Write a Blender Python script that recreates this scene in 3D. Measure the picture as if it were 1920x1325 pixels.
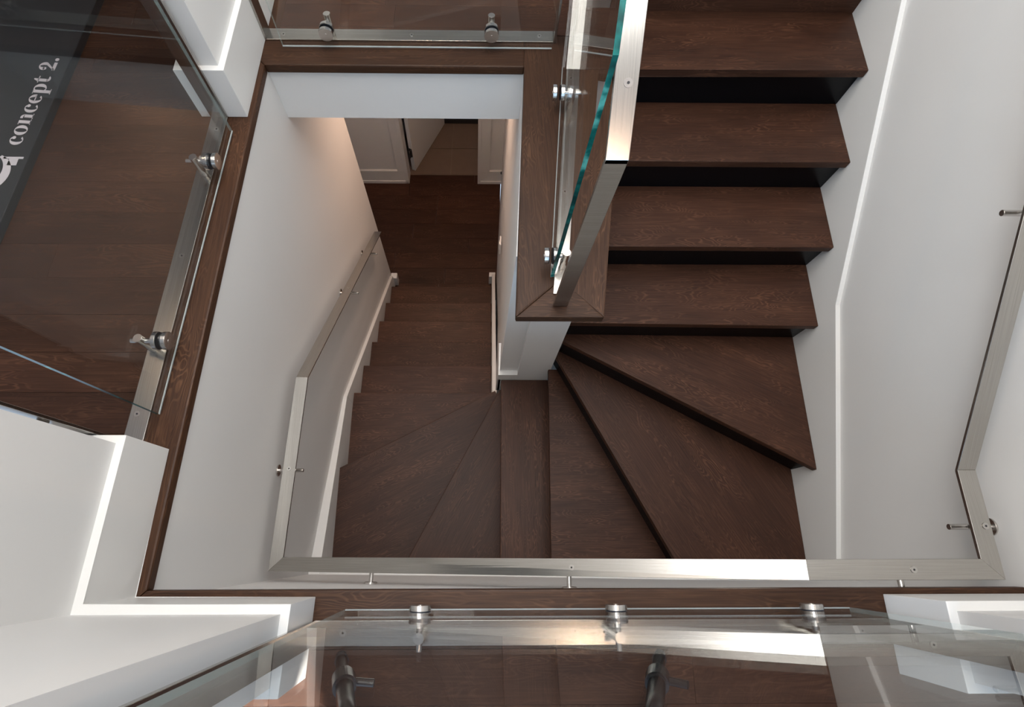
import bpy, bmesh, math, random
from mathutils import Vector, Matrix, Euler
random.seed(7)
for o in list(bpy.data.objects): bpy.data.objects.remove(o)
S = bpy.context.scene
COL = S.collection
SK = 0.0326           # shear added to the whole plan, fitted with the camera to image lines

# ---------------- camera, world, light, exposure ----------------
cd = bpy.data.cameras.new('camera'); cam = bpy.data.objects.new('camera', cd); COL.objects.link(cam)
cd.sensor_width = 36; cd.lens = 1007.44 / 1920 * 36
cd.shift_x = (960 - 903.1) / 1920; cd.shift_y = (659.8 - 662.5) / 1920
cd.clip_start = 0.01
t, ro, ya = (math.radians(a) for a in (20.1431, -0.75725, -0.14531))
Rx = Matrix.Rotation(t, 3, 'X'); Ry = Matrix.Rotation(ro, 3, 'Y'); Rz = Matrix.Rotation(ya, 3, 'Z')
M = (Rz @ Ry @ Rx).to_4x4(); M.translation = (0, 0, 1.5)
cam.matrix_world = M
S.camera = cam
S.view_settings.view_transform = 'Standard'; S.view_settings.look = 'None'
S.view_settings.gamma = 1; S.view_settings.use_curve_mapping = False
S.view_settings.exposure = 0.12

w = bpy.data.worlds.new('sky'); S.world = w; w.use_nodes = True
bg = w.node_tree.nodes['Background']; bg.inputs[0].default_value = (0.62, 0.78, 1.0, 1); bg.inputs[1].default_value = 1.6

def light(name, kind, loc, target, energy, color, **kw):
    ld = bpy.data.lights.new(name, kind); ld.energy = energy; ld.color = color
    for k, v in kw.items(): setattr(ld, k, v)
    o = bpy.data.objects.new(name, ld); COL.objects.link(o); o.location = loc
    d = Vector(target) - Vector(loc)
    o.rotation_euler = d.to_track_quat('-Z', 'Y').to_euler()
    return o
# sun through the landing window behind the camera
light('sun', 'SUN', (0.5, -5, 5), (0.5 - 0.3, -5 + 0.8, 5 - 0.6), 45.0, (1.0, 0.93, 0.86), angle=0.012)
# fill panels added under the closed ceiling, which has no opening over the well
light('ceiling_fill', 'AREA', (0.05, 1.35, 2.62), (0.05, 1.35, 0), 80, (1.0, 0.985, 0.965), shape='RECTANGLE', size=1.7, size_y=2.2)
light('ceiling_fill', 'AREA', (-0.40, 0.08, 2.62), (-0.40, 0.08, 0), 9, (1.0, 0.985, 0.965), shape='RECTANGLE', size=0.8, size_y=0.34)  # small extra fill, added to give the sloping wall rail its bright reflection
# daylight from the windows behind the landing
light('window_daylight', 'AREA', (0.3, -2.85, 1.35), (0.3, 2, 0.6), 80, (0.46, 0.71, 1.0), shape='RECTANGLE', size=3.6, size_y=1.5)
# warm recessed downlights: upper ceiling and lower hall
for x_, y_ in ((-0.26, 2.40), (0.75, -0.75), (-1.9, 1.3)):
    light('ceiling_downlight', 'AREA', (x_, y_, 2.66), (x_, y_, 0), 7, (1.0, 0.70, 0.48), shape='DISK', size=0.11)
light('hall_downlight', 'AREA', (-0.25, 2.62, -0.32), (-0.25, 2.62, -3), 15, (1.0, 0.66, 0.47), shape='DISK', size=0.14)

# ---------------- materials ----------------
def newmat(name):
    m = bpy.data.materials.new(name); m.use_nodes = True
    nt = m.node_tree; return m, nt, nt.nodes, nt.links, nt.nodes['Principled BSDF']
def ramp(N, pts):
    r = N.new('ShaderNodeValToRGB'); e = r.color_ramp.elements
    while len(e) > 1: e.remove(e[-1])
    e[0].position = pts[0][0]; e[0].color = (*pts[0][1], 1)
    for p, c in pts[1:]:
        q = e.new(p); q.color = (*c, 1)
    return r
def wood(name, dark, mid, lite, fleck, rough=0.47, fig=0.62):
    m, nt, N, L, P = newmat(name)
    uv = N.new('ShaderNodeUVMap'); oi = N.new('ShaderNodeObjectInfo')
    rnd = N.new('ShaderNodeVectorMath'); rnd.operation = 'MULTIPLY_ADD'
    cx = N.new('ShaderNodeCombineXYZ'); L.new(oi.outputs['Random'], cx.inputs[0]); L.new(oi.outputs['Random'], cx.inputs[1])
    L.new(cx.outputs[0], rnd.inputs[0]); rnd.inputs[1].default_value = (37, 23, 0); L.new(uv.outputs[0], rnd.inputs[2])
    def tex(sx, sy, scale, detail, dist=0.0, kind='noise'):
        mp = N.new('ShaderNodeMapping'); mp.inputs['Scale'].default_value = (sx, sy, 1); L.new(rnd.outputs[0], mp.inputs[0])
        n = N.new('ShaderNodeTexNoise'); n.inputs['Scale'].default_value = scale; n.inputs['Detail'].default_value = detail
        n.inputs['Distortion'].default_value = dist; L.new(mp.outputs[0], n.inputs['Vector']); return n
    big = tex(1.2, 5, 1.6, 3, 0.4)               # board-wide tone
    grain = tex(3, 90, 2.2, 5, 0.3)              # fine long pores
    # quarter-sawn figure: contour lines of a stretched noise, in patches
    cn = tex(0.8, 3.6, 2.6, 3.2, 0.2)
    mu = N.new('ShaderNodeMath'); mu.operation = 'MULTIPLY'; L.new(cn.outputs['Fac'], mu.inputs[0]); mu.inputs[1].default_value = 230
    jt = N.new('ShaderNodeMath'); jt.operation = 'MULTIPLY_ADD'; L.new(grain.outputs['Fac'], jt.inputs[0]); jt.inputs[1].default_value = 2.2; L.new(mu.outputs[0], jt.inputs[2])
    sn = N.new('ShaderNodeMath'); sn.operation = 'SINE'; L.new(jt.outputs[0], sn.inputs[0])
    wr = ramp(N, [(0.15, (0, 0, 0)), (0.95, (1, 1, 1))]); L.new(sn.outputs[0], wr.inputs[0])
    msk = tex(2.2, 7, 1.7, 4, 0.8)
    mr = ramp(N, [(0.42, (0, 0, 0)), (0.72, (1, 1, 1))]); L.new(msk.outputs['Fac'], mr.inputs[0])
    fm = N.new('ShaderNodeMath'); fm.operation = 'MULTIPLY'; L.new(mr.outputs[0], fm.inputs[0]); L.new(wr.outputs[0], fm.inputs[1])
    base = ramp(N, [(0.3, dark), (0.55, mid), (0.75, lite)])
    ad = N.new('ShaderNodeMix'); ad.data_type = 'FLOAT'; ad.inputs[0].default_value = 0.62
    L.new(big.outputs['Fac'], ad.inputs[2]); L.new(grain.outputs['Fac'], ad.inputs[3]); L.new(ad.outputs[0], base.inputs[0])
    mx = N.new('ShaderNodeMix'); mx.data_type = 'RGBA'; L.new(base.outputs[0], mx.inputs[6]); mx.inputs[7].default_value = (*fleck, 1)
    sc = N.new('ShaderNodeMath'); sc.operation = 'MULTIPLY'; L.new(fm.outputs[0], sc.inputs[0]); sc.inputs[1].default_value = fig
    L.new(sc.outputs[0], mx.inputs[0]); 
    hv = N.new('ShaderNodeHueSaturation'); vr = N.new('ShaderNodeMapRange'); L.new(oi.outputs['Random'], vr.inputs[0])
    vr.inputs[3].default_value = 0.82; vr.inputs[4].default_value = 1.2; L.new(vr.outputs[0], hv.inputs['Value']); L.new(mx.outputs[2], hv.inputs['Color'])
    L.new(hv.outputs[0], P.inputs['Base Color'])
    P.inputs['Roughness'].default_value = rough
    P.inputs['Specular IOR Level'].default_value = 0.2
    b = N.new('ShaderNodeBump'); b.inputs['Strength'].default_value = 0.12; b.inputs['Distance'].default_value = 0.002
    L.new(grain.outputs['Fac'], b.inputs['Height']); L.new(b.outputs[0], P.inputs['Normal'])
    return m
WOOD = wood('dark_oak', (0.021, 0.0085, 0.0050), (0.044, 0.0180, 0.0102), (0.074, 0.032, 0.0175), (0.120, 0.054, 0.029))
WOODT = wood('dark_oak_trim', (0.019, 0.0078, 0.0042), (0.044, 0.0195, 0.0098), (0.085, 0.040, 0.020), (0.14, 0.068, 0.034), fig=0.38)

def paint(name, col, rough=0.55):
    m, nt, N, L, P = newmat(name)
    tc = N.new('ShaderNodeTexCoord'); n = N.new('ShaderNodeTexNoise'); n.inputs['Scale'].default_value = 3; n.inputs['Detail'].default_value = 2
    L.new(tc.outputs['Object'], n.inputs['Vector'])
    r = ramp(N, [(0.3, tuple(c * 0.98 for c in col)), (0.7, col)]); L.new(n.outputs['Fac'], r.inputs[0]); L.new(r.outputs[0], P.inputs['Base Color'])
    n2 = N.new('ShaderNodeTexNoise'); n2.inputs['Scale'].default_value = 220; L.new(tc.outputs['Object'], n2.inputs['Vector'])
    b = N.new('ShaderNodeBump'); b.inputs['Strength'].default_value = 0.04; b.inputs['Distance'].default_value = 0.001
    L.new(n2.outputs['Fac'], b.inputs['Height']); L.new(b.outputs[0], P.inputs['Normal'])
    P.inputs['Roughness'].default_value = rough; return m
WALL = paint('wall_paint', (0.655, 0.65, 0.64)); TRIM = paint('trim_paint', (0.68, 0.675, 0.66), 0.35)
CEIL = paint('ceiling_paint', (0.8, 0.8, 0.79))
def simple(name, col, rough, metal=0.0, spec=0.5):
    m, nt, N, L, P = newmat(name)
    tc = N.new('ShaderNodeTexCoord'); n = N.new('ShaderNodeTexNoise'); n.inputs['Scale'].default_value = 14; L.new(tc.outputs['Object'], n.inputs['Vector'])
    r = ramp(N, [(0.3, tuple(c * 0.93 for c in col)), (0.7, col)]); L.new(n.outputs['Fac'], r.inputs[0]); L.new(r.outputs[0], P.inputs['Base Color'])
    P.inputs['Roughness'].default_value = rough; P.inputs['Metallic'].default_value = metal; P.inputs['Specular IOR Level'].default_value = spec
    return m
RISER = simple('black_lacquer', (0.002, 0.0022, 0.003), 0.25, 0, 0.22)
BLACK = simple('black_rubber', (0.012, 0.012, 0.014), 0.5)
GASK = simple('dark_gasket', (0.004, 0.006, 0.012), 0.4)
PANEL = simple('black_panel', (0.022, 0.023, 0.026), 0.45)
TPOD = simple('tripod_black', (0.02, 0.021, 0.023), 0.32)
WHITE = simple('white_print', (0.62, 0.56, 0.58), 0.6)
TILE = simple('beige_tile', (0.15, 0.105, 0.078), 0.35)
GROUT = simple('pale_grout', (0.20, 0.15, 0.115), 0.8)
PLAST = simple('switch_plastic', (0.85, 0.83, 0.8), 0.3)
def steel():
    m, nt, N, L, P = newmat('brushed_steel')
    uv = N.new('ShaderNodeUVMap'); mp = N.new('ShaderNodeMapping'); mp.inputs['Scale'].default_value = (4, 260, 1); L.new(uv.outputs[0], mp.inputs[0])
    n = N.new('ShaderNodeTexNoise'); n.inputs['Scale'].default_value = 1.5; n.inputs['Detail'].default_value = 4; L.new(mp.outputs[0], n.inputs['Vector'])
    r = ramp(N, [(0.3, (0.43, 0.41, 0.38)), (0.7, (0.53, 0.505, 0.47))]); L.new(n.outputs['Fac'], r.inputs[0]); L.new(r.outputs[0], P.inputs['Base Color'])
    P.inputs['Metallic'].default_value = 1; P.inputs['Roughness'].default_value = 0.23
    b = N.new('ShaderNodeBump'); b.inputs['Strength'].default_value = 0.05; b.inputs['Distance'].default_value = 0.0005
    L.new(n.outputs['Fac'], b.inputs['Height']); L.new(b.outputs[0], P.inputs['Normal'])
    return m
STEEL = steel()
STEELP = simple('satin_steel', (0.62, 0.59, 0.56), 0.22, 1.0)
def glass():
    m = bpy.data.materials.new('clear_glass'); m.use_nodes = True; N = m.node_tree.nodes; L = m.node_tree.links; N.clear()
    out = N.new('ShaderNodeOutputMaterial'); g = N.new('ShaderNodeNewGeometry')
    d = N.new('ShaderNodeVectorMath'); d.operation = 'DOT_PRODUCT'; L.new(g.outputs['True Normal'], d.inputs[0]); L.new(g.outputs['Incoming'], d.inputs[1])
    a = N.new('ShaderNodeMath'); a.operation = 'ABSOLUTE'; L.new(d.outputs['Value'], a.inputs[0])
    s = N.new('ShaderNodeMath'); s.operation = 'SUBTRACT'; s.inputs[0].default_value = 1; L.new(a.outputs[0], s.inputs[1])
    p = N.new('ShaderNodeMath'); p.operation = 'POWER'; L.new(s.outputs[0], p.inputs[0]); p.inputs[1].default_value = 5
    f = N.new('ShaderNodeMath'); f.operation = 'MULTIPLY_ADD'; L.new(p.outputs[0], f.inputs[0]); f.inputs[1].default_value = 0.62; f.inputs[2].default_value = 0.035
    tr = N.new('ShaderNodeBsdfTransparent'); tr.inputs[0].default_value = (0.97, 0.985, 0.98, 1)
    gl = N.new('ShaderNodeBsdfGlossy'); gl.inputs['Roughness'].default_value = 0.0; gl.inputs[0].default_value = (1, 1, 1, 1)
    mx = N.new('ShaderNodeMixShader'); L.new(f.outputs[0], mx.inputs[0]); L.new(tr.outputs[0], mx.inputs[1]); L.new(gl.outputs[0], mx.inputs[2])
    L.new(mx.outputs[0], out.inputs[0]); return m
GLASS = glass()
def glass_edge():
    m, nt, N, L, P = newmat('glass_edge_green')
    tc = N.new('ShaderNodeTexCoord'); n = N.new('ShaderNodeTexNoise'); n.inputs['Scale'].default_value = 18; n.inputs['Detail'].default_value = 3; L.new(tc.outputs['Object'], n.inputs['Vector'])
    r = ramp(N, [(0.40, (0.002, 0.035, 0.034)), (0.56, (0.006, 0.12, 0.11)), (0.68, (0.10, 0.42, 0.38))]); L.new(n.outputs['Fac'], r.inputs[0]); L.new(r.outputs[0], P.inputs['Base Color'])
    P.inputs['Roughness'].default_value = 0.25; P.inputs['Specular IOR Level'].default_value = 0.25
    return m
GEDGE = glass_edge()
def glass_polished():
    m, nt, N, L, P = newmat('glass_edge_pale')
    P.inputs['Base Color'].default_value = (0.42, 0.55, 0.52, 1); P.inputs['Roughness'].default_value = 0.05; P.inputs['Alpha'].default_value = 0.38
    return m
GPALE = glass_polished()
ARRIS = simple('glass_arris', (0.42, 0.46, 0.46), 0.15, 0, 0.6)

# ---------------- builders ----------------
def B(x, y, z): return Vector((x + SK * y, y, z))
def prism(bm, pts, z0, z1, bev=0.0):
    """vertical prism over a plan polygon"""
    a = 0
    for i in range(len(pts)):
        x0, y0 = pts[i]; x1, y1 = pts[(i + 1) % len(pts)]; a += x0 * y1 - x1 * y0
    if a < 0: pts = pts[::-1]
    lo = [bm.verts.new((x, y, z0)) for x, y in pts]; hi = [bm.verts.new((x, y, z1)) for x, y in pts]
    n = len(pts); f = [bm.faces.new(lo[::-1]), bm.faces.new(hi)]
    for i in range(n): f.append(bm.faces.new((lo[i], lo[(i + 1) % n], hi[(i + 1) % n], hi[i])))
    if bev:
        es = list({e for q in f for e in q.edges})
        bmesh.ops.bevel(bm, geom=es, offset=bev, segments=2, profile=0.6, affect='EDGES')
    return f
def box(bm, x0, x1, y0, y1, z0, z1, bev=0.0): return prism(bm, [(x0, y0), (x1, y0), (x1, y1), (x0, y1)], z0, z1, bev)
def profile(bm, pts, axis, a0, a1, bev=0.0):
    """prism over a polygon in a vertical plane. axis 'x': pts are (y,z); axis 'y': pts are (x,z)"""
    v0 = []; v1 = []
    for p, q in pts:
        v0.append(bm.verts.new((a0, p, q) if axis == 'x' else (p, a0, q))); v1.append(bm.verts.new((a1, p, q) if axis == 'x' else (p, a1, q)))
    n = len(pts); f = [bm.faces.new(v0), bm.faces.new(v1[::-1])]
    for i in range(n): f.append(bm.faces.new((v0[i], v1[i], v1[(i + 1) % n], v0[(i + 1) % n])))
    bmesh.ops.recalc_face_normals(bm, faces=f)
    if bev:
        bmesh.ops.bevel(bm, geom=list({e for q in f for e in q.edges}), offset=bev, segments=2, profile=0.6, affect='EDGES')
    return f
def hexa(bm, a, b, bev=0.0):
    """loft between two quads"""
    va = [bm.verts.new(p) for p in a]; vb = [bm.verts.new(p) for p in b]
    f = [bm.faces.new(va[::-1]), bm.faces.new(vb)] + [bm.faces.new((va[i], va[(i + 1) % 4], vb[(i + 1) % 4], vb[i])) for i in range(4)]
    bmesh.ops.recalc_face_normals(bm, faces=f)
    if bev: bmesh.ops.bevel(bm, geom=list({e for q in f for e in q.edges}), offset=bev, segments=1, affect='EDGES')
    return f
def cyl(bm, p, q, r, n=20, r2=None, bev=0.0):
    p = Vector(p); q = Vector(q); d = q - p; rot = d.to_track_quat('Z', 'Y').to_matrix().to_4x4(); rot.translation = (p + q) / 2
    g = bmesh.ops.create_cone(bm, cap_ends=True, segments=n, radius1=r, radius2=r if r2 is None else r2, depth=d.length, matrix=rot)
    vs = set(g['verts']); fs = {f for v in vs for f in v.link_faces}
    if bev:
        es = [e for f in fs if len(f.verts) > 4 for e in f.edges]
        bmesh.ops.bevel(bm, geom=es, offset=bev, segments=2, affect='EDGES')
    for f in fs:
        if f.is_valid and len(f.verts) == 4: f.smooth = True
def link(name, bm, mat, parent=None, grain=0.0, kind=None, label=None, shear=True, origin=None, mats=None, smooth_cyl=False):
    if shear:
        for v in bm.verts: v.co.x += SK * v.co.y
    bm.normal_update()
    uvl = bm.loops.layers.uv.new('UVMap'); c, s = math.cos(grain), math.sin(grain)
    for f in bm.faces:
        n = f.normal
        for l in f.loops:
            p = l.vert.co; u = p.x * c + p.y * s; v = -p.x * s + p.y * c
            if abs(n.z) < 0.5:
                if abs(n.x * c + n.y * s) > 0.7: u, v = v, p.z      # end faces
                else: v = p.z + 3
                if grain == 'z': pass
            l[uvl].uv = (u, v)
    off = Vector((0, 0, 0))
    if parent is not None:
        q = parent
        while q is not None: off += q.location; q = q.parent
    own = Vector((0, 0, 0))
    if parent is None:
        xs = [v.co for v in bm.verts]
        lo = Vector((min(p.x for p in xs), min(p.y for p in xs), min(p.z for p in xs))); hi = Vector((max(p.x for p in xs), max(p.y for p in xs), max(p.z for p in xs)))
        own = Vector(((lo.x + hi.x) / 2, (lo.y + hi.y) / 2, lo.z))
    if origin is None:
        for v in bm.verts: v.co -= off + own
    me = bpy.data.meshes.new(name); bm.to_mesh(me); bm.free()
    for m_ in (mats or [mat]): me.materials.append(m_)
    o = bpy.data.objects.new(name, me); COL.objects.link(o); o.parent = parent; o.location = own
    if kind: o['kind'] = kind
    if label: o['label'] = label
    return o
def NB(): return bmesh.new()
def thing(name, label, cat, loc=(0, 0, 0), group=None):
    o = bpy.data.objects.new(name, None); o.empty_display_size = 0.1; COL.objects.link(o); o.location = B(*loc)
    o['label'] = label; o['category'] = cat
    if group: o['group'] = group
    return o
def sbox(name, mat, *a, parent=None, grain=0.0, bev=0.0, kind='structure', label=None):
    bm = NB(); box(bm, *a, bev=bev); return link(name, bm, mat, parent, grain, None if parent else kind, label)

R = 0.1863
HP = math.pi / 2
ZF = -16 * R        # lower hall floor
TOP = 2.72

# ---------------- the setting ----------------
# lower left wall, from the trim down to the hall
sbox('wall_left', WALL, -0.97, -0.833, -0.30, 2.34, ZF, -0.035)
bm = NB(); prism(bm, [(0.106, 0.895), (0.20, 0.895), (0.20, 0.868), (0.365, 0.868), (0.365, 2.74), (0.36, 3.48), (0.15, 3.48), (0.125, 2.34), (0.129, 1.69)], ZF, -0.035); link('wall_middle', bm, WALL, kind='structure')
sbox('wall_front', WALL, -0.833, 1.433, -0.30, -0.117, ZF, -0.035)
sbox('wall_right', WALL, 1.433, 1.56, -0.30, 5.4, ZF, TOP)
# header beam and the hall ceiling behind it
sbox('trim_1', WALL, -0.84, 0.20, 1.69, 1.80, -0.275, -0.036)
sbox('ceiling', CEIL, -2.8, 0.36, 1.80, 5.2, -0.275, -0.06)
# lower hall shell
sbox('wall_left', WALL, -2.9, -2.8, 0.6, 5.2, ZF, -0.06)
sbox('wall_back', WALL, -2.8, 0.36, 4.85, 4.95, ZF, -0.275)
sbox('wall_right', WALL, 0.36, 0.46, 3.48, 4.95, ZF, -0.06)
sbox('wall_hall', WALL, -2.8, -0.97, 2.20, 2.339, ZF, -0.275)

# ---- lower hall floor boards ----
hf = sbox('floor', WOODT, -2.8, 0.12, 2.19, 3.55, ZF - 0.08, ZF - 0.018)
y = 2.16
rr = random.Random(3)
while y < 3.54:
    y1 = min(y + 0.1625, 3.545)
    cuts = [-2.3, rr.uniform(-1.9, -1.2), rr.uniform(-0.9, 0.0), 0.145]
    cuts = sorted(cuts)
    for a, b in zip(cuts[:-1], cuts[1:]):
        bm = NB(); box(bm, a + 0.0008, b - 0.0008, y + 0.0008, y1 - 0.0008, ZF - 0.018, ZF, bev=0.0012); link('plank', bm, WOOD, hf)
    y = y1
# tiled room beyond
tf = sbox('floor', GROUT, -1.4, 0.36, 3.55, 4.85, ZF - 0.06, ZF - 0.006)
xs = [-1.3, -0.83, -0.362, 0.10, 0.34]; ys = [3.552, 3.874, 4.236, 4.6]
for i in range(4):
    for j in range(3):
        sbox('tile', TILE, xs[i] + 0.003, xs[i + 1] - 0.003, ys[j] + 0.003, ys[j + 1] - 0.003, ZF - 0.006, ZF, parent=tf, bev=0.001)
sbox('wall_bathroom', WALL, -0.93, 0.36, 4.245, 4.36, ZF + 0.001, -0.275)
sbox('wall_bathroom', WALL, -0.93, -0.86, 3.62, 4.245, ZF + 0.001, -0.275)
sbox('baseboard_back', BLACK, -0.86, 0.1, 4.20, 4.244, ZF + 0.001, ZF + 0.05)

# closet wall panels either side of the bathroom doorway
def panelled(x0, x1, px0, px1, label_):
    t_ = thing('closet_door', label_, 'closet door', ((x0 + x1) / 2, 3.47, ZF))
    h = 2.65
    bm = NB(); box(bm, x0, x1, 3.47, 3.50, ZF + 0.012, ZF + h); link('panel', bm, TRIM, t_)
    bm = NB(); box(bm, x0, x1, 3.448, 3.47, ZF + 0.012, ZF + 0.175, bev=0.002); link('bottom_rail', bm, TRIM, t_)
    bm = NB(); box(bm, x0, px0, 3.448, 3.47, ZF + 0.175, ZF + h, bev=0.002); link('stile', bm, TRIM, t_)
    bm = NB(); box(bm, px1, x1, 3.448, 3.47, ZF + 0.175, ZF + h, bev=0.002); link('stile', bm, TRIM, t_)
    bm = NB(); box(bm, x0, x1, 3.438, 3.449, ZF, ZF + 0.035, bev=0.002); link('shoe_moulding', bm, TRIM, t_)
    return t_
panelled(-1.45, -0.775, -1.36, -0.865, 'white recessed-panel door left of the dim doorway downstairs')
cdr = panelled(-0.062, 0.42, 0.03, 0.34, 'white recessed-panel door right of the dim doorway downstairs')
bm = NB(); cyl(bm, (0.150, 3.448, ZF + 0.17), (0.150, 3.43, ZF + 0.17), 0.012); link('knob', bm, GASK, cdr)
sbox('trim_2', TRIM, -0.800, -0.765, 3.438, 3.57, ZF, -0.275, bev=0.002)
sbox('trim_3', TRIM, -0.085, -0.055, 3.438, 3.57, ZF, -0.275, bev=0.002)
# bathroom door standing open
dt = thing('bathroom_door', 'white slab door standing ajar over beige floor tiles', 'door', (-0.70, 3.58, ZF))
dx, dy = 0.26, 0.60; L_ = math.hypot(dx, dy); ux, uy = dx / L_, dy / L_
P0 = (-0.715, 3.585)
q = [(P0[0], P0[1]), (P0[0] + dx, P0[1] + dy), (P0[0] + dx - uy * 0.04, P0[1] + dy + ux * 0.04), (P0[0] - uy * 0.04, P0[1] + ux * 0.04)]
bm = NB(); prism(bm, q, ZF + 0.012, ZF + 2.1, bev=0.002); link('door_leaf', bm, TRIM, dt)
for z in (0.22, 1.1, 1.9):
    bm = NB(); box(bm, -0.763, -0.722, 3.575, 3.63, ZF + z, ZF + z + 0.1, bev=0.002); cyl(bm, (-0.745, 3.572, ZF + z), (-0.745, 3.572, ZF + z + 0.1), 0.009); link('hinge', bm, BLACK, dt, label='dark door hinge')

# ---- painted skirt boards of the stairs ----
LS = [(2.30, -2.795), (0.88, -1.70), (0.43, -1.597), (-0.117, -1.44)]
bm = NB(); pts = LS[:2] + [(0.88, -1.99), (2.30, ZF)]
profile(bm, pts, 'x', -0.833, -0.810, bev=0.001); link('baseboard_left', bm, TRIM, kind='structure')
bm = NB(); hexa(bm, [(-0.833, 0.88, -1.99), (-0.810, 0.88, -1.99), (-0.810, 0.88, -1.70), (-0.833, 0.88, -1.70)], [(-0.833, -0.117, -1.99), (-0.778, -0.117, -1.99), (-0.778, -0.117, -1.44), (-0.833, -0.117, -1.44)], bev=0.001)
link('baseboard_left', bm, TRIM, kind='structure')
bm = NB(); profile(bm, [(2.32, -2.795), (0.90, -1.70), (0.872, -1.70), (0.872, -1.99), (2.32, ZF)], 'x', 0.080, 0.107, bev=0.001); link('baseboard_middle', bm, TRIM, kind='structure')
sbox('baseboard_left', TRIM, -0.833, -0.780, 2.30, 2.355, ZF, ZF + 0.14, bev=0.002)
sbox('baseboard_middle', TRIM, 0.055, 0.11, 2.32, 2.365, ZF, ZF + 0.14, bev=0.002)
bm = NB(); profile(bm, [(-0.80, -1.45), (0.10, -1.20), (0.80, -0.86), (1.415, -0.752), (1.415, -1.05), (0.80, -1.1), (0.30, -1.4), (-0.2, -1.75), (-0.80, -1.75)], 'y', -0.118, -0.097); link('baseboard_front', bm, TRIM, kind='structure')
# right skirt
bm = NB(); profile(bm, [(3.2, 1.25), (1.776, 0.194), (0.914, -0.436), (-0.117, -0.752), (-0.117, -1.2), (0.6, -1.2), (3.2, 0.6)], 'x', 1.415, 1.434, bev=0.0012); link('baseboard_right', bm, TRIM, kind='structure')
# newel end base: front strip and return along the lower flight
sbox('baseboard_newel', TRIM, 0.098, 0.20, 0.868, 0.895, -7 * R, -7 * R + 0.085, bev=0.001)
sbox('baseboard_newel', TRIM, 0.098, 0.118, 0.895, 1.05, -7 * R - 0.3, -7 * R + 0.085, bev=0.001)

# ---- upper floor ----
FZ = -0.02
fl = sbox('floor', WOODT, -3.2, -0.955, 0.27, 5.2, -0.06, FZ)
fn = sbox('floor', WOODT, -0.955, 0.36, 1.83, 5.2, -0.058, FZ)
fs = sbox('floor', WOODT, -3.2, 2.0, -3.0, -0.30, -0.06, FZ)
def planks(parent, x0, x1, y0, y1, seams, seed, lens=(0.9, 1.9)):
    rr = random.Random(seed); ysn = [y0] + sorted(s for s in seams if y0 < s < y1) + [y1]
    for a, b in zip(ysn[:-1], ysn[1:]):
        x = x0; first = True
        while x < x1 - 0.001:
            nx = x + (rr.uniform(0.3, lens[1]) if first else rr.uniform(*lens)); first = False
            if nx > x1 - 0.25: nx = x1
            bm = NB(); box(bm, x + 0.0003, nx - 0.0003, a + 0.0003, b - 0.0003, FZ, 0.0, bev=0.0007); link('plank', bm, WOOD, parent); x = nx
left_seams = [0.305, 0.425, 0.547, 0.668, 0.793, 0.913, 1.032, 1.151, 1.270, 1.389, 1.508, 1.628, 1.747, 1.866, 1.985, 2.105, 2.225, 2.345, 2.465, 2.585]
planks(fl, -3.2, -0.957, 0.27, 2.70, left_seams, 5)
planks(fn, -0.80, 0.345, 1.832, 2.70, [1.866 + 0.119 * k for k in range(8)], 8, (0.7, 1.3))
planks(fs, -2.2, 1.9, -1.25, -0.232, [-0.232 - 0.119 * k for k in range(1, 9)], 11)
bm = NB(); box(bm, -0.955, -0.80, 1.832, 2.70, FZ, 0.0, bev=0.0012); link('plank', bm, WOODT, fn, grain=HP)
# nosing boards round the well (mitred), each a length of moulding
def board(name, poly, z0, z1, mat, grain, parent=None, bev=0.006, kind='structure'):
    bm = NB(); prism(bm, poly, z0, z1, bev=bev); return link(name, bm, mat, parent, grain, None if parent else kind)
board('trim_4', [(-0.828, -0.096), (-0.828, 1.672), (-0.957, 1.80), (-0.957, 0.262), (-0.957, -0.225)], -0.036, 0.0, WOODT, HP)
board('trim_5', [(-0.828, 1.672), (0.128, 1.672), (0.128, 1.832), (-0.957, 1.832), (-0.957, 1.80)], -0.036, 0.0, WOODT, 0)
board('trim_6', [(-0.828, -0.096), (1.445, -0.096), (1.445, -0.232), (-0.957, -0.232), (-0.957, -0.225)], -0.036, 0.0, WOODT, 0)
# capping over the wall between the flights
cap = bpy.data.objects.new('trim_7', None)
capb = board('trim_7', [(0.127, 1.672), (0.104, 0.664), (0.225, 0.775), (0.300, 1.60), (0.300, 1.832), (0.127, 1.832)], -0.036, 0.0, WOODT, HP + 0.03)
bm = NB(); prism(bm, [(0.104, 0.664), (0.375, 0.664), (0.270, 0.775), (0.225, 0.775)], -0.036, 0.0, bev=0.004); link('cap_board', bm, WOODT, capb, 0)
bm = NB(); prism(bm, [(0.375, 0.664), (0.425, 1.122), (0.455, 1.665), (0.300, 1.665), (0.300, 1.60), (0.225, 0.775), (0.270, 0.775)], -0.036, 0.0, bev=0.004); link('cap_board', bm, WOODT, capb, HP - 0.1)

# ---- upper walls ----
def wallseg(name, x0, x1, y0, y1, z0=0.0, z1=TOP): return sbox(name, WALL, x0, x1, y0, y1, z0, z1)
BBH = 0.197
# bottom-left corner walls
bm = NB(); prism(bm, [(-0.872, 0.242), (-0.872, -0.132), (-0.418, -0.132), (-0.418, -0.272), (-1.02, -0.272), (-1.02, 0.242)], 0.0, TOP); link('wall_left', bm, WALL, kind='structure')
bm = NB(); prism(bm, [(-0.852, 0.262), (-0.852, -0.112), (-0.398, -0.112), (-0.398, -0.292), (-1.04, -0.292), (-1.04, 0.262)], 0.001, BBH, bev=0.0015); link('baseboard_left', bm, TRIM, kind='structure')
# upper-left pillar and the wall that runs on from it
wallseg('wall_left', -0.985, -0.865, 1.447, 5.2)
sbox('baseboard_left', TRIM, -1.005, -0.845, 1.427, 5.2, 0.001, BBH, bev=0.0015)
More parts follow.
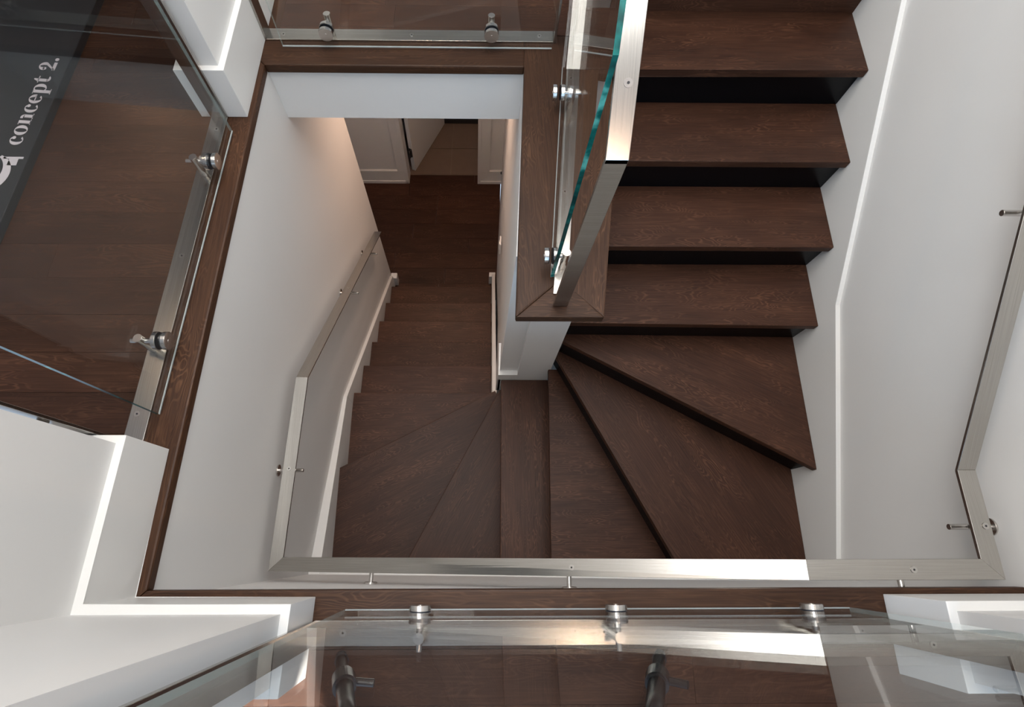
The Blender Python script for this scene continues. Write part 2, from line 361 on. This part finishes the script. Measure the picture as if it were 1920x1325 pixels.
# right of the landing
wallseg('wall_right', 1.076, 1.434, -0.27, -0.131)
sbox('baseboard_right', TRIM, 1.056, 1.434, -0.29, -0.111, 0.001, BBH, bev=0.0015)
# outer shell
wallseg('wall_right', 1.434, 1.56, -3.0, -0.30)
wallseg('wall_left', -3.3, -3.2, -3.1, 5.2)
wallseg('wall_back', -3.3, 1.56, 5.2, 5.3)
sbox('ceiling', CEIL, -3.3, 1.56, -3.1, 5.3, TOP, TOP + 0.1)
# south wall with the window
def swall(x0, x1, z0, z1): sbox('wall_front', WALL, x0, x1, -3.12, -3.0, z0, z1)
swall(-3.3, -0.48, 0, TOP); swall(0.80, 1.56, 0, TOP); swall(-0.48, 0.80, 0, 0.35); swall(-0.48, 0.80, 2.22, TOP)
wf = sbox('window_1', TRIM, -0.48, 0.80, -3.12, -3.0, 0.35, 0.38)
for a in ((-0.48, 0.80, 2.19, 2.22), (-0.48, -0.45, 0.38, 2.19), (0.77, 0.80, 0.38, 2.19)):
    bm = NB(); box(bm, a[0], a[1], -3.12, -3.0, a[2], a[3]); link('window_frame', bm, TRIM, wf)
# concrete below the stairs and behind them
sbox('floor', CEIL, -0.97, 1.56, -0.30, 2.19, ZF - 0.1, ZF - 0.02)
sbox('wall_back', WALL, 0.36, 1.434, 2.75, 2.85, ZF, -0.06)

# ---------------- the staircase ----------------
st = thing('staircase', 'dark oak winder staircase with black risers turning down to the lower hall', 'staircase', (0.3, 0.4, ZF))
TH = 0.034
def tread(poly, k, g): 
    z = -k * R; bm = NB(); prism(bm, poly, z - TH, z, bev=0.004); return link('tread', bm, WOOD, st, g)
def riser(p, q, k, mat=RISER, off=0.024, th=0.018):
    """board under nosing line p-q of tread k; set back to the left of direction p->q"""
    dx, dy = q[0] - p[0], q[1] - p[1]; l = math.hypot(dx, dy); nx, ny = -dy / l, dx / l
    a = (p[0] + nx * off, p[1] + ny * off); b = (q[0] + nx * off, q[1] + ny * off)
    c = (b[0] + nx * th, b[1] + ny * th); d = (a[0] + nx * th, a[1] + ny * th)
    bm = NB(); prism(bm, [a, b, c, d], -(k + 1) * R + 0.0005, -k * R - TH - 0.0005); link('riser', bm, mat, st)
XR = 1.414
tread([(0.457, 1.669), (XR, 1.672), (XR, 1.985), (0.302, 1.985), (0.302, 1.667), (0.456, 1.667)], 0, 0)
tread([(0.366, 1.406), (XR, 1.406), (XR, 1.716), (0.366, 1.716)], 1, 0)
tread([(0.366, 1.140), (XR, 1.140), (XR, 1.450), (0.366, 1.450)], 2, 0)
tread([(0.366, 0.886), (XR, 0.874), (XR, 1.184), (0.366, 1.184)], 3, 0)
tread([(0.366, 0.878), (XR, 0.306), (XR, 0.918), (0.366, 0.93)], 4, -0.45)
tread([(0.366, 0.866), (0.852, -0.040), (0.884, -0.116), (XR, -0.116), (XR, 0.352), (0.366, 0.925)], 5, -1.05)
tread([(0.351, 0.866), (0.353, -0.116), (0.97, -0.116), (0.43, 0.866)], 6, 0.0)
tread([(0.118, 0.867), (0.130, -0.116), (0.395, -0.116), (0.395, 0.867)], 7, HP)
tread([(0.118, 0.866), (-0.379, -0.116), (0.172, -0.116), (0.158, 0.866)], 8, 1.10)
tread([(0.099, 0.915), (-0.800, 0.446), (-0.800, -0.116), (-0.330, -0.116), (0.125, 0.867), (0.099, 0.90)], 9, 0.45)
tread([(-0.809, 0.952), (0.079, 0.952), (0.099, 0.93), (0.09, 0.90), (-0.782, 0.42), (-0.809, 0.42)], 10, 0.05)
for k in range(11, 16):
    y0 = 0.952 + 0.2484 * (k - 10)
    tread([(-0.809, y0), (0.079, y0), (0.079, y0 - 0.2484 - 0.04), (-0.809, y0 - 0.2484 - 0.04)], k, 0)
riser((0.457, 1.672), (XR, 1.672), 0); riser((0.366, 1.406), (XR, 1.406), 1); riser((0.366, 1.14), (XR, 1.14), 2)
riser((0.366, 0.886), (XR, 0.874), 3); riser((0.327, 0.898), (XR, 0.306), 4)
riser((0.340, 0.914), (0.890, -0.113), 5); riser((0.353, -0.113), (0.351, 0.864), 6, off=-0.042); riser((0.130, -0.113), (0.118, 0.866), 7, off=-0.042)
riser((-0.375, -0.113), (0.112, 0.862), 8, off=-0.042); riser((-0.798, 0.447), (0.095, 0.914), 9, off=-0.042)
for k in range(10, 16):
    y0 = 0.952 + 0.2484 * (k - 10); riser((-0.808, y0), (0.079, y0), k, off=-0.042)
# first step of the next flight up
bm = NB(); box(bm, 0.46, XR, 1.968, 1.985, 0.0005, R - TH); link('riser', bm, WOOD, st)
bm = NB(); box(bm, 0.46, XR, 1.94, 2.24, R - TH, R, bev=0.004); link('tread', bm, WOOD, st)
bm = NB(); box(bm, 0.46, XR, 2.21, 2.228, R, 2 * R - TH); link('riser', bm, WOOD, st)
bm = NB(); box(bm, 0.46, XR, 2.19, 2.50, 2 * R - TH, 2 * R, bev=0.004); link('tread', bm, WOOD, st)
# outer string that carries the upper flight on the newel side
bm = NB(); profile(bm, [(0.70, -0.80), (1.66, -0.12), (1.66, -0.40), (0.868, -1.0), (0.868, -0.82)], 'x', 0.3655, 0.368); bm.free()

# ---------------- railings ----------------
def screw(parent, p, n=(0, 0, 1)):
    bm = NB(); p = B(*p); n = Vector(n).normalized()
    cyl(bm, p - n * 0.001, p + n * 0.0006, 0.0085, 18); o = link('screw', bm, STEELP, parent, shear=False)
    bm = NB(); cyl(bm, p + n * 0.0003, p + n * 0.0012, 0.0028, 6); o2 = bpy.data.meshes.new('x')
    bm2 = bm
    # dark socket joined as second material of the screw head
    me = o.data; b = bmesh.new(); b.from_mesh(me); off = Vector((0, 0, 0)); q = parent
    while q is not None: off += q.location; q = q.parent
    n0 = len(b.faces)
    tmp = bpy.data.meshes.new('socket'); bm2.transform(Matrix.Translation(-off)); bm2.to_mesh(tmp); bm2.free(); b.from_mesh(tmp); b.faces.ensure_lookup_table()
    for f in b.faces[n0:]: f.material_index = 1
    b.to_mesh(me); b.free(); me.materials.append(BLACK); bpy.data.meshes.remove(tmp); bpy.data.meshes.remove(o2)
    return o
CL = {}
def clamp(parent, base, direction, gap=0.055, zt=0.085, tail=0.03):
    """clamp: upright pin on the floor bar, a cross pin through it towards the glass, discs either side of the pane"""
    key = (round(gap, 3), round(zt, 3))
    if key not in CL:
        bm = NB(); cyl(bm, (0, 0, 0.0), (0, 0, zt), 0.0125, 24, bev=0.0012); cyl(bm, (-tail, 0, zt - 0.022), (gap - 0.012, 0, zt - 0.022), 0.0075, 20, bev=0.001)
        a = link('x', bm, STEELP, shear=False, origin=1).data
        bm = NB(); cyl(bm, (gap + 0.0075, 0, zt - 0.022), (gap + 0.020, 0, zt - 0.022), 0.0262, 36, bev=0.0012)
        cyl(bm, (gap - 0.020, 0, zt - 0.022), (gap - 0.0075, 0, zt - 0.022), 0.0262, 36, bev=0.0012); cyl(bm, (gap + 0.0195, 0, zt - 0.022), (gap + 0.0206, 0, zt - 0.022), 0.006, 16)
        b_ = link('x', bm, STEELP, shear=False, origin=1).data
        bm = NB(); cyl(bm, (gap - 0.0077, 0, zt - 0.022), (gap - 0.0052, 0, zt - 0.022), 0.0250, 36); cyl(bm, (gap + 0.0052, 0, zt - 0.022), (gap + 0.0077, 0, zt - 0.022), 0.0250, 36)
        c_ = link('x', bm, GASK, shear=False, origin=1).data
        for o in [o for o in COL.objects if o.name.startswith('x')]: bpy.data.objects.remove(o)
        CL[key] = (a, b_, c_); a.name = 'clamp'; b_.name = 'disc'; c_.name = 'gasket'
    a, b_, c_ = CL[key]
    o = bpy.data.objects.new('clamp', a); COL.objects.link(o); o.parent = parent; o.location = B(*base) - parent.location; o.rotation_euler = (0, 0, direction)
    for n_, m_ in (('disc', b_), ('gasket', c_)):
        c = bpy.data.objects.new(n_, m_); COL.objects.link(c); c.parent = o
def pane(parent, axis, c0, c1, prof, edge_mats, shift=0.0, well=0.0):
    """glass pane: prof = polygon (along, z). axis 'y' runs along Y at x c0..c1; axis 'x' along X"""
    bm = NB(); f = profile(bm, prof, 'x' if axis == 'y' else 'y', c0, c1)
    # polished arris along the lower edge on the side of the well
    n0 = len(bm.faces); lo = [p for p in prof if p[1] < 0.02]; a0, a1 = min(p[0] for p in lo), max(p[0] for p in lo)
    if axis == 'y': box(bm, well, well + 0.003, a0, a1, 0.0095, 0.0135)
    else: box(bm, a0, a1, well, well + 0.003, 0.0095, 0.0135)
    if shift:
        for v in bm.verts: v.co.x += shift * v.co.y
    bm.normal_update(); bm.faces.ensure_lookup_table(); arris = set(bm.faces[n0:])
    for q in bm.faces:
        ax = abs(q.normal.x) if axis == 'y' else abs(q.normal.y)
        if q in arris: q.material_index = 3
        elif ax > 0.9: q.material_index = 0
        elif q.normal.z < -0.7: q.material_index = 0
        elif abs(q.normal.z) > 0.4: q.material_index = 1
        else: q.material_index = edge_mats if (q.normal.y < -0.5 or q.normal.x < -0.5) else 2
    return link('glass_panel', bm, None, parent, mats=[GLASS, GEDGE, GPALE, ARRIS])
BT = 0.008   # flat bar thickness
# -- left guard
g = thing('glass_railing', 'long clear glass railing guarding the left floor, green edge at its near end', 'glass railing', (-0.93, 0.81, 0))
bm = NB(); prism(bm, [(-0.926, 0.262), (-0.911, 1.427), (-0.968, 1.427), (-0.982, 0.262)], 0.0, BT, bev=0.001); fb = link('floor_bar', bm, STEEL, g, grain=HP)
for a in ((-0.939, 1.367, BT), (-0.948, 0.867, BT), (-0.961, 0.36, BT)): screw(fb, a)
bm = NB(); prism(bm, [(-0.982, 0.264), (-0.926, 0.264), (-0.926, 0.272), (-0.982, 0.272)], BT, 1.12, bev=0.001); link('post_bar', bm, STEEL, g)
bm = NB(); prism(bm, [(-0.968, 1.417), (-0.911, 1.417), (-0.911, 1.425), (-0.968, 1.425)], BT, 1.12, bev=0.001); link('post_bar', bm, STEEL, g)
for z in (0.33, 0.95):
    bm = NB(); cyl(bm, (-0.954, 0.243, z), (-0.954, 0.264, z), 0.012); link('spacer', bm, STEELP, g)
pane(g, 'y', -0.911, -0.901, [(0.358, 0.012), (1.356, 0.012), (1.356, 1.10), (0.358, 1.10)], 1, 0.0155, well=-0.904)
clamp(g, (-0.940, 1.178, BT), 0, 0.052); clamp(g, (-0.960, 0.556, BT), 0, 0.057)
# -- back guard
g = thing('glass_railing', 'short glass railing across the top of the well behind the header', 'glass railing', (-0.3, 1.78, 0))
sbb = NB(); box(sbb, -0.845, 0.235, 1.790, 1.845, 0.0, BT, bev=0.001); fb = link('floor_bar', sbb, STEEL, g)
for a in ((-0.779, 1.817, BT), (-0.299, 1.819, BT), (0.183, 1.820, BT)): screw(fb, a)
bm = NB(); box(bm, -0.845, -0.836, 1.790, 1.845, BT, 1.12, bev=0.001); link('post_bar', bm, STEEL, g)
bm = NB(); box(bm, 0.236, 0.245, 1.790, 1.845, 0.0, 1.12, bev=0.001); link('post_bar', bm, STEEL, g)
pane(g, 'x', 1.751, 1.761, [(-0.770, 0.012), (0.228, 0.012), (0.228, 1.10), (-0.770, 1.10)], 2, well=1.751)
clamp(g, (-0.597, 1.817, BT), -HP, 0.061); clamp(g, (0.0, 1.817, BT), -HP, 0.061)
# -- front guard (under the camera)
g = thing('glass_railing', 'near glass railing along the bottom of the view, in front of the tripod', 'glass railing', (0.33, -0.17, 0))
bm = NB(); box(bm, -0.397, 1.055, -0.223, -0.166, 0.0, BT, bev=0.001); fb = link('floor_bar', bm, STEEL, g)
for x in (-0.318, 0.33, 0.98): screw(fb, (x, -0.194, BT))
bm = NB(); box(bm, -0.397, -0.389, -0.223, -0.166, BT, 1.12, bev=0.001); link('post_bar', bm, STEEL, g)
bm = NB(); box(bm, 1.047, 1.055, -0.223, -0.166, BT, 1.12, bev=0.001); link('post_bar', bm, STEEL, g)
for z in (0.33, 0.95):
    for x0, x1 in ((-0.418, -0.397), (1.055, 1.077)):
        bm = NB(); cyl(bm, (x0, -0.195, z), (x1, -0.195, z), 0.012); link('spacer', bm, STEELP, g)
pane(g, 'x', -0.150, -0.140, [(-0.317, 0.012), (0.955, 0.012), (0.955, 1.12), (-0.317, 1.12)], 2, well=-0.143)
for x in (-0.123, 0.350, 0.827): clamp(g, (x, -0.196, BT), HP, 0.050)
# -- centre guard on the capping
g = thing('glass_railing', 'glass railing on the capping between the two flights, with bright green edge', 'glass railing', (0.26, 1.1, 0))
bm = NB(); prism(bm, [(0.219, 0.74), (0.281, 1.655), (0.331, 1.655), (0.262, 0.74)], 0.0, BT, bev=0.001); fb = link('floor_bar', bm, STEEL, g, grain=HP)
screw(fb, (0.297, 1.612, BT)); screw(fb, (0.263, 1.117, BT))
bm = NB(); hexa(bm, [(0.281, 1.656, 0.0), (0.331, 1.656, 0.0), (0.331, 1.656, BT), (0.281, 1.656, BT)], [(0.305, 2.3, 0.47), (0.355, 2.3, 0.47), (0.355, 2.3, 0.478), (0.305, 2.3, 0.478)]); link('sloped_bar', bm, STEEL, g, grain=HP)
pane(g, 'y', 0.160, 0.171, [(0.796, 0.012), (1.66, 0.012), (2.3, 0.48), (2.3, 1.92), (0.796, 0.812)], 1, 0.063, well=0.160)
clamp(g, (0.287, 1.478, BT), math.pi, 0.030 + 0.018, 0.085); clamp(g, (0.249, 0.836, BT), math.pi, 0.046, 0.085)

# -- stair handrail rising above the centre glass
h = thing('handrail', 'stainless handrail rising from the capping beside the green glass edge', 'handrail', (0.24, 0.707, 0))
bm = NB(); hexa(bm, [(0.217, 0.698, BT), (0.262, 0.698, BT), (0.262, 0.708, BT), (0.217, 0.708, BT)], [(0.227, 0.698, 0.665), (0.272, 0.698, 0.665), (0.272, 0.708, 0.658), (0.227, 0.708, 0.658)], bev=0.0008); link('post_bar', bm, STEEL, h)
s_ = 0.735
bm = NB(); hexa(bm, [(0.227, 0.698, 0.665), (0.272, 0.698, 0.665), (0.272, 0.698, 0.653), (0.227, 0.698, 0.653)],
     [(0.262, 2.1, 0.665 + s_ * 1.402), (0.307, 2.1, 0.665 + s_ * 1.402), (0.307, 2.1, 0.653 + s_ * 1.402), (0.262, 2.1, 0.653 + s_ * 1.402)], bev=0.0008); rb = link('rail_bar', bm, STEEL, h, grain=HP)
screw(rb, (0.256, 0.806, 0.665 + s_ * 0.108 + 0.0008), (0, -s_, 1))

# -- wall handrail that runs round three walls
h = thing('handrail', 'long stainless wall handrail running round the turn of the stairs', 'handrail', (0.3, -0.06, -0.7))
def rail(a, b, th=0.010, grain=0.0):
    """a, b: (left point, right point) pairs of the top face"""
    def q(pr): (p, r_) = pr; return [Vector(p), Vector(r_), Vector(r_) - Vector((0, 0, th)), Vector(p) - Vector((0, 0, th))]
    bm = NB(); hexa(bm, q(a), q(b), bev=0.0008); return link('rail_bar', bm, STEEL, h, grain=grain)
YI, YO, XI, XO, RI, RO = -0.027, -0.078, -0.743, -0.794, 1.334, 1.385
rb1 = rail(((XO, 2.15, -1.845), (XI, 2.15, -1.845)), ((XO, 0.700, -0.728), (XI, 0.700, -0.728)), grain=HP)
rb2 = rail(((XO, 0.700, -0.728), (XI, 0.700, -0.728)), ((XO, YO, -0.752), (XI, YI, -0.752)), grain=HP)
lb = rail(((XI, YI, -0.752), (XO, YO, -0.752)), ((0.872, YI, 0.0), (0.872, YO, 0.0)))
lc = rail(((0.872, YI, 0.0), (0.872, YO, 0.0)), ((RI, YI, 0.004), (RO, YO, 0.004)))
ld_ = rail(((RI, YI, 0.004), (RO, YO, 0.004)), ((RI, 0.203, 0.006), (RO, 0.203, 0.006)), grain=HP)
le = rail(((RI, 0.203, 0.006), (RO, 0.203, 0.006)), ((RI, 2.2, 1.34), (RO, 2.2, 1.34)), grain=HP)
def bracket(wall_pt, inward, length, zrail, rail_obj, n=(0, 0, 1)):
    """flange on the wall, a level rod, and a short upright that carries the rail"""
    p = Vector(wall_pt); d = Vector(inward); zb_ = p.z
    bm = NB(); cyl(bm, p, p + d * length, 0.0078, 18, bev=0.0008)
    m_ = p + d * 0.064
    cyl(bm, (m_.x, m_.y, zb_), (m_.x, m_.y, zrail - 0.009), 0.0065, 14); o = link('bracket', bm, STEELP, h)
    bm = NB(); cyl(bm, p, p + d * 0.006, 0.024, 30, bev=0.001); link('flange', bm, STEELP, o)
    screw(rail_obj, (m_.x, m_.y, zrail + 0.0004), n)
bracket((-0.833, 0.312, -0.795), (1, 0, 0), 0.107, -0.740, rb2)
bracket((-0.833, 1.410, -1.345), (1, 0, 0), 0.107, -0.728 - 0.7703 * 0.71, rb1, (0, 0.77, 1))
bracket((-0.833, 1.890, -1.715), (1, 0, 0), 0.107, -0.728 - 0.7703 * 1.19, rb1, (0, 0.77, 1))
def zs(x): return -0.752 + 0.752 * (x + 0.743) / 1.615
bracket((-0.372, -0.117, zs(-0.372) - 0.05), (0, 1, 0), 0.075, zs(-0.372), lb, (-0.4656, 0, 1))
bracket((0.300, -0.117, zs(0.300) - 0.05), (0, 1, 0), 0.075, zs(0.300), lb, (-0.4656, 0, 1))
bracket((1.150, -0.117, -0.055), (0, 1, 0), 0.075, 0.003, lc)
bracket((1.433, 0.055, -0.05), (-1, 0, 0), 0.118, 0.006, ld_)
bracket((1.433, 0.800, 0.355), (-1, 0, 0), 0.118, 0.006 + 0.668 * 0.597, le, (0, -0.668, 1))

# light switch in the lower hall
g = thing('light_switch', 'white light switch plate on the wall beside the lower hall', 'light switch', (0.115, 2.0, -1.8))
bm = NB(); box(bm, 0.108, 0.1165, 1.96, 2.035, -1.83, -1.71, bev=0.0015); link('plate', bm, PLAST, g)
bm = NB(); box(bm, 0.104, 0.1085, 1.982, 2.013, -1.805, -1.735, bev=0.001); link('rocker', bm, PLAST, g)

# ---------------- black board with lettering on the left floor ----------------
g = thing('display_board', 'black board with white lettering lying on the left floor', 'board', (-1.85, 1.4, 0))
bm = NB(); prism(bm, [(-1.530, 0.90), (-1.485, 2.35), (-2.15, 2.35), (-2.20, 0.90)], 0.0, 0.03, bev=0.003); pb = link('board_panel', bm, PANEL, g)
# fat-face serif letters drawn from strokes (x-height = 1)
def ring(bm, cx, cy, rx, ry, ix, iy, a0, a1, n=28):
    pr = None
    for i in range(n + 1):
        a = math.radians(a0 + (a1 - a0) * i / n); c, s_ = math.cos(a), math.sin(a)
        q = (bm.verts.new((cx + rx * c, cy + ry * s_, 0)), bm.verts.new((cx + ix * c, cy + iy * s_, 0)))
        if pr: bm.faces.new((pr[0], q[0], q[1], pr[1]))
        pr = q
def rect(bm, x0, x1, y0, y1): bm.faces.new([bm.verts.new((x, y, 0)) for x, y in ((x0, y0), (x1, y0), (x1, y1), (x0, y1))])
def poly(bm, pts): bm.faces.new([bm.verts.new((x, y, 0)) for x, y in pts])
def disc_(bm, cx, cy, r): poly(bm, [(cx + r * math.cos(i * math.pi / 8), cy + r * math.sin(i * math.pi / 8)) for i in range(16)])
def glyph(bm, ch):
    if ch == 'o': ring(bm, .5, .5, .5, .53, .20, .47, 0, 360); return 1.0
    if ch == 'c': ring(bm, .48, .5, .48, .53, .19, .47, 55, 318); disc_(bm, .70, .76, .15); return .90
    if ch == 'e': ring(bm, .48, .5, .48, .53, .19, .47, 0, 318); rect(bm, .2, .93, .47, .55); return .95
    if ch == 'n':
        rect(bm, .12, .42, 0, 1); rect(bm, .72, 1.02, 0, .72); ring(bm, .72, .70, .30, .32, .28, .10, 0, 110)
        rect(bm, 0, .54, 0, .07); rect(bm, .60, 1.14, 0, .07); rect(bm, 0, .2, .93, 1); return 1.16
    if ch == 'p':
        rect(bm, .12, .42, -.48, 1); rect(bm, 0, .56, -.5, -.43); rect(bm, 0, .2, .93, 1); ring(bm, .58, .5, .50, .53, .18, .46, -125, 125); return 1.12
    if ch == 't':
        poly(bm, [(.14, .2), (.44, .2), (.44, 1.35), (.34, 1.35), (.14, 1.02)]); rect(bm, 0, .72, .92, 1); ring(bm, .46, .28, .32, .30, .02, .20, 180, 330); return .80
    if ch == '2':
        ring(bm, .42, .98, .44, .46, .14, .38, -25, 190); disc_(bm, .17, .92, .16)
        poly(bm, [(.82, .80), (.58, .85), (.0, .12), (.0, 0), (.25, .2)]); rect(bm, 0, .88, 0, .28); return .98
    if ch == '.': disc_(bm, .17, .17, .17); return .4
    return .45
LP0 = B(-1.562, 1.272, 0.0306); LP1 = B(-1.546, 1.662, 0.0306)
tw = 0.0; items = []
for ch in 'concept 2.':
    gb = NB(); w_ = glyph(gb, ch); items.append((ch, gb, tw)); tw += w_ + .07
sc_ = (LP1 - LP0).length / (tw - .07); an = math.atan2(LP1.y - LP0.y, LP1.x - LP0.x)
for ch, gb, x_ in items:
    if ch == ' ': gb.free(); continue
    gb.transform(Matrix.Translation(LP0) @ Matrix.Rotation(an, 4, 'Z') @ Matrix.Scale(sc_, 4) @ Matrix.Translation((x_, 0, 0)))
    for f in gb.faces:
        f.normal_update()
        if f.normal.z < 0: f.normal_flip()
    link('letter', gb, WHITE, g, shear=False)
# part of a large rounded mark before the word
bm = NB(); c0 = Vector((-1.660, 1.168)); vs = []
for i in range(25):
    a = math.radians(-100 + 150 * i / 24); t_ = 0.006 + 0.022 * math.sin(math.pi * i / 24)
    vs.append(((c0.x + (0.075 + t_) * math.cos(a), c0.y + (0.075 + t_) * math.sin(a)), (c0.x + 0.072 * math.cos(a), c0.y + 0.072 * math.sin(a))))
for (a1, a0), (b1, b0) in zip(vs[:-1], vs[1:]):
    bm.faces.new([bm.verts.new((p[0], p[1], 0.0312)) for p in (a1, b1, b0, a0)])
box(bm, -1.60, -1.535, 1.216, 1.224, 0.030, 0.0312); box(bm, -1.580, -1.550, 1.19, 1.216, 0.030, 0.0312)
bmesh.ops.remove_doubles(bm, verts=bm.verts, dist=1e-5); link('mark', bm, WHITE, g)

# ---------------- the tripod behind the near glass ----------------
g = thing('tripod', 'black camera tripod standing on the landing behind the near glass', 'tripod', (0.03, -0.5, 0))
AP = Vector((0.03, -0.52, 1.12))
def leg(foot, lever=1):
    f = Vector(foot); u = (AP - f).normalized(); r_ = AP + (f - AP).normalized() * 0.03
    a = f + u * 0.36
    bm = NB(); cyl(bm, f + u * 0.02, a, 0.0145, 24); o = link('leg', bm, TPOD, g)
    bm = NB(); cyl(bm, f, f + u * 0.03, 0.013, 20, r2=0.017); link('rubber_foot', bm, BLACK, o)
    bm = NB(); cyl(bm, a - u * 0.20, a + u * 0.0, 0.019, 24); cyl(bm, a - u * 0.25, a - u * 0.20, 0.026, 28, bev=0.003); link('collar', bm, TPOD, o)
    side = u.cross(Vector((0, -1, 0))).normalized()
    if side.x < 0: side = -side
    p = a - u * 0.225
    bm = NB(); cyl(bm, p + side * 0.02, p + side * 0.065 + u * 0.015, 0.009, 16, bev=0.001); link('lock_lever', bm, TPOD, o)
    bm = NB(); cyl(bm, a - u * 0.05, r_, 0.021, 24); link('upper_leg', bm, TPOD, o)
leg((-0.318, -0.245, 0)); leg((0.468, -0.245, 0)); leg((0.05, -1.15, 0))
bm = NB(); cyl(bm, AP - Vector((0, 0, 0.05)), AP + Vector((0, 0, 0.03)), 0.055, 28, bev=0.004); link('shoulder', bm, TPOD, g)
bm = NB(); cyl(bm, AP - Vector((0, 0, 0.35)), AP + Vector((0, 0, 0.22)), 0.014, 24); link('centre_column', bm, TPOD, g)
for f in ((-0.318, -0.245, 0), (0.468, -0.245, 0), (0.05, -1.15, 0)):
    f = Vector(f); u = (AP - f).normalized()
    bm = NB(); cyl(bm, f + u * 0.55, AP - Vector((0, 0, 0.33)), 0.008, 12); link('brace', bm, TPOD, g)
bm = NB(); box(bm, -0.03, 0.09, -0.56, -0.48, 1.34, 1.40, bev=0.01); link('head', bm, TPOD, g)
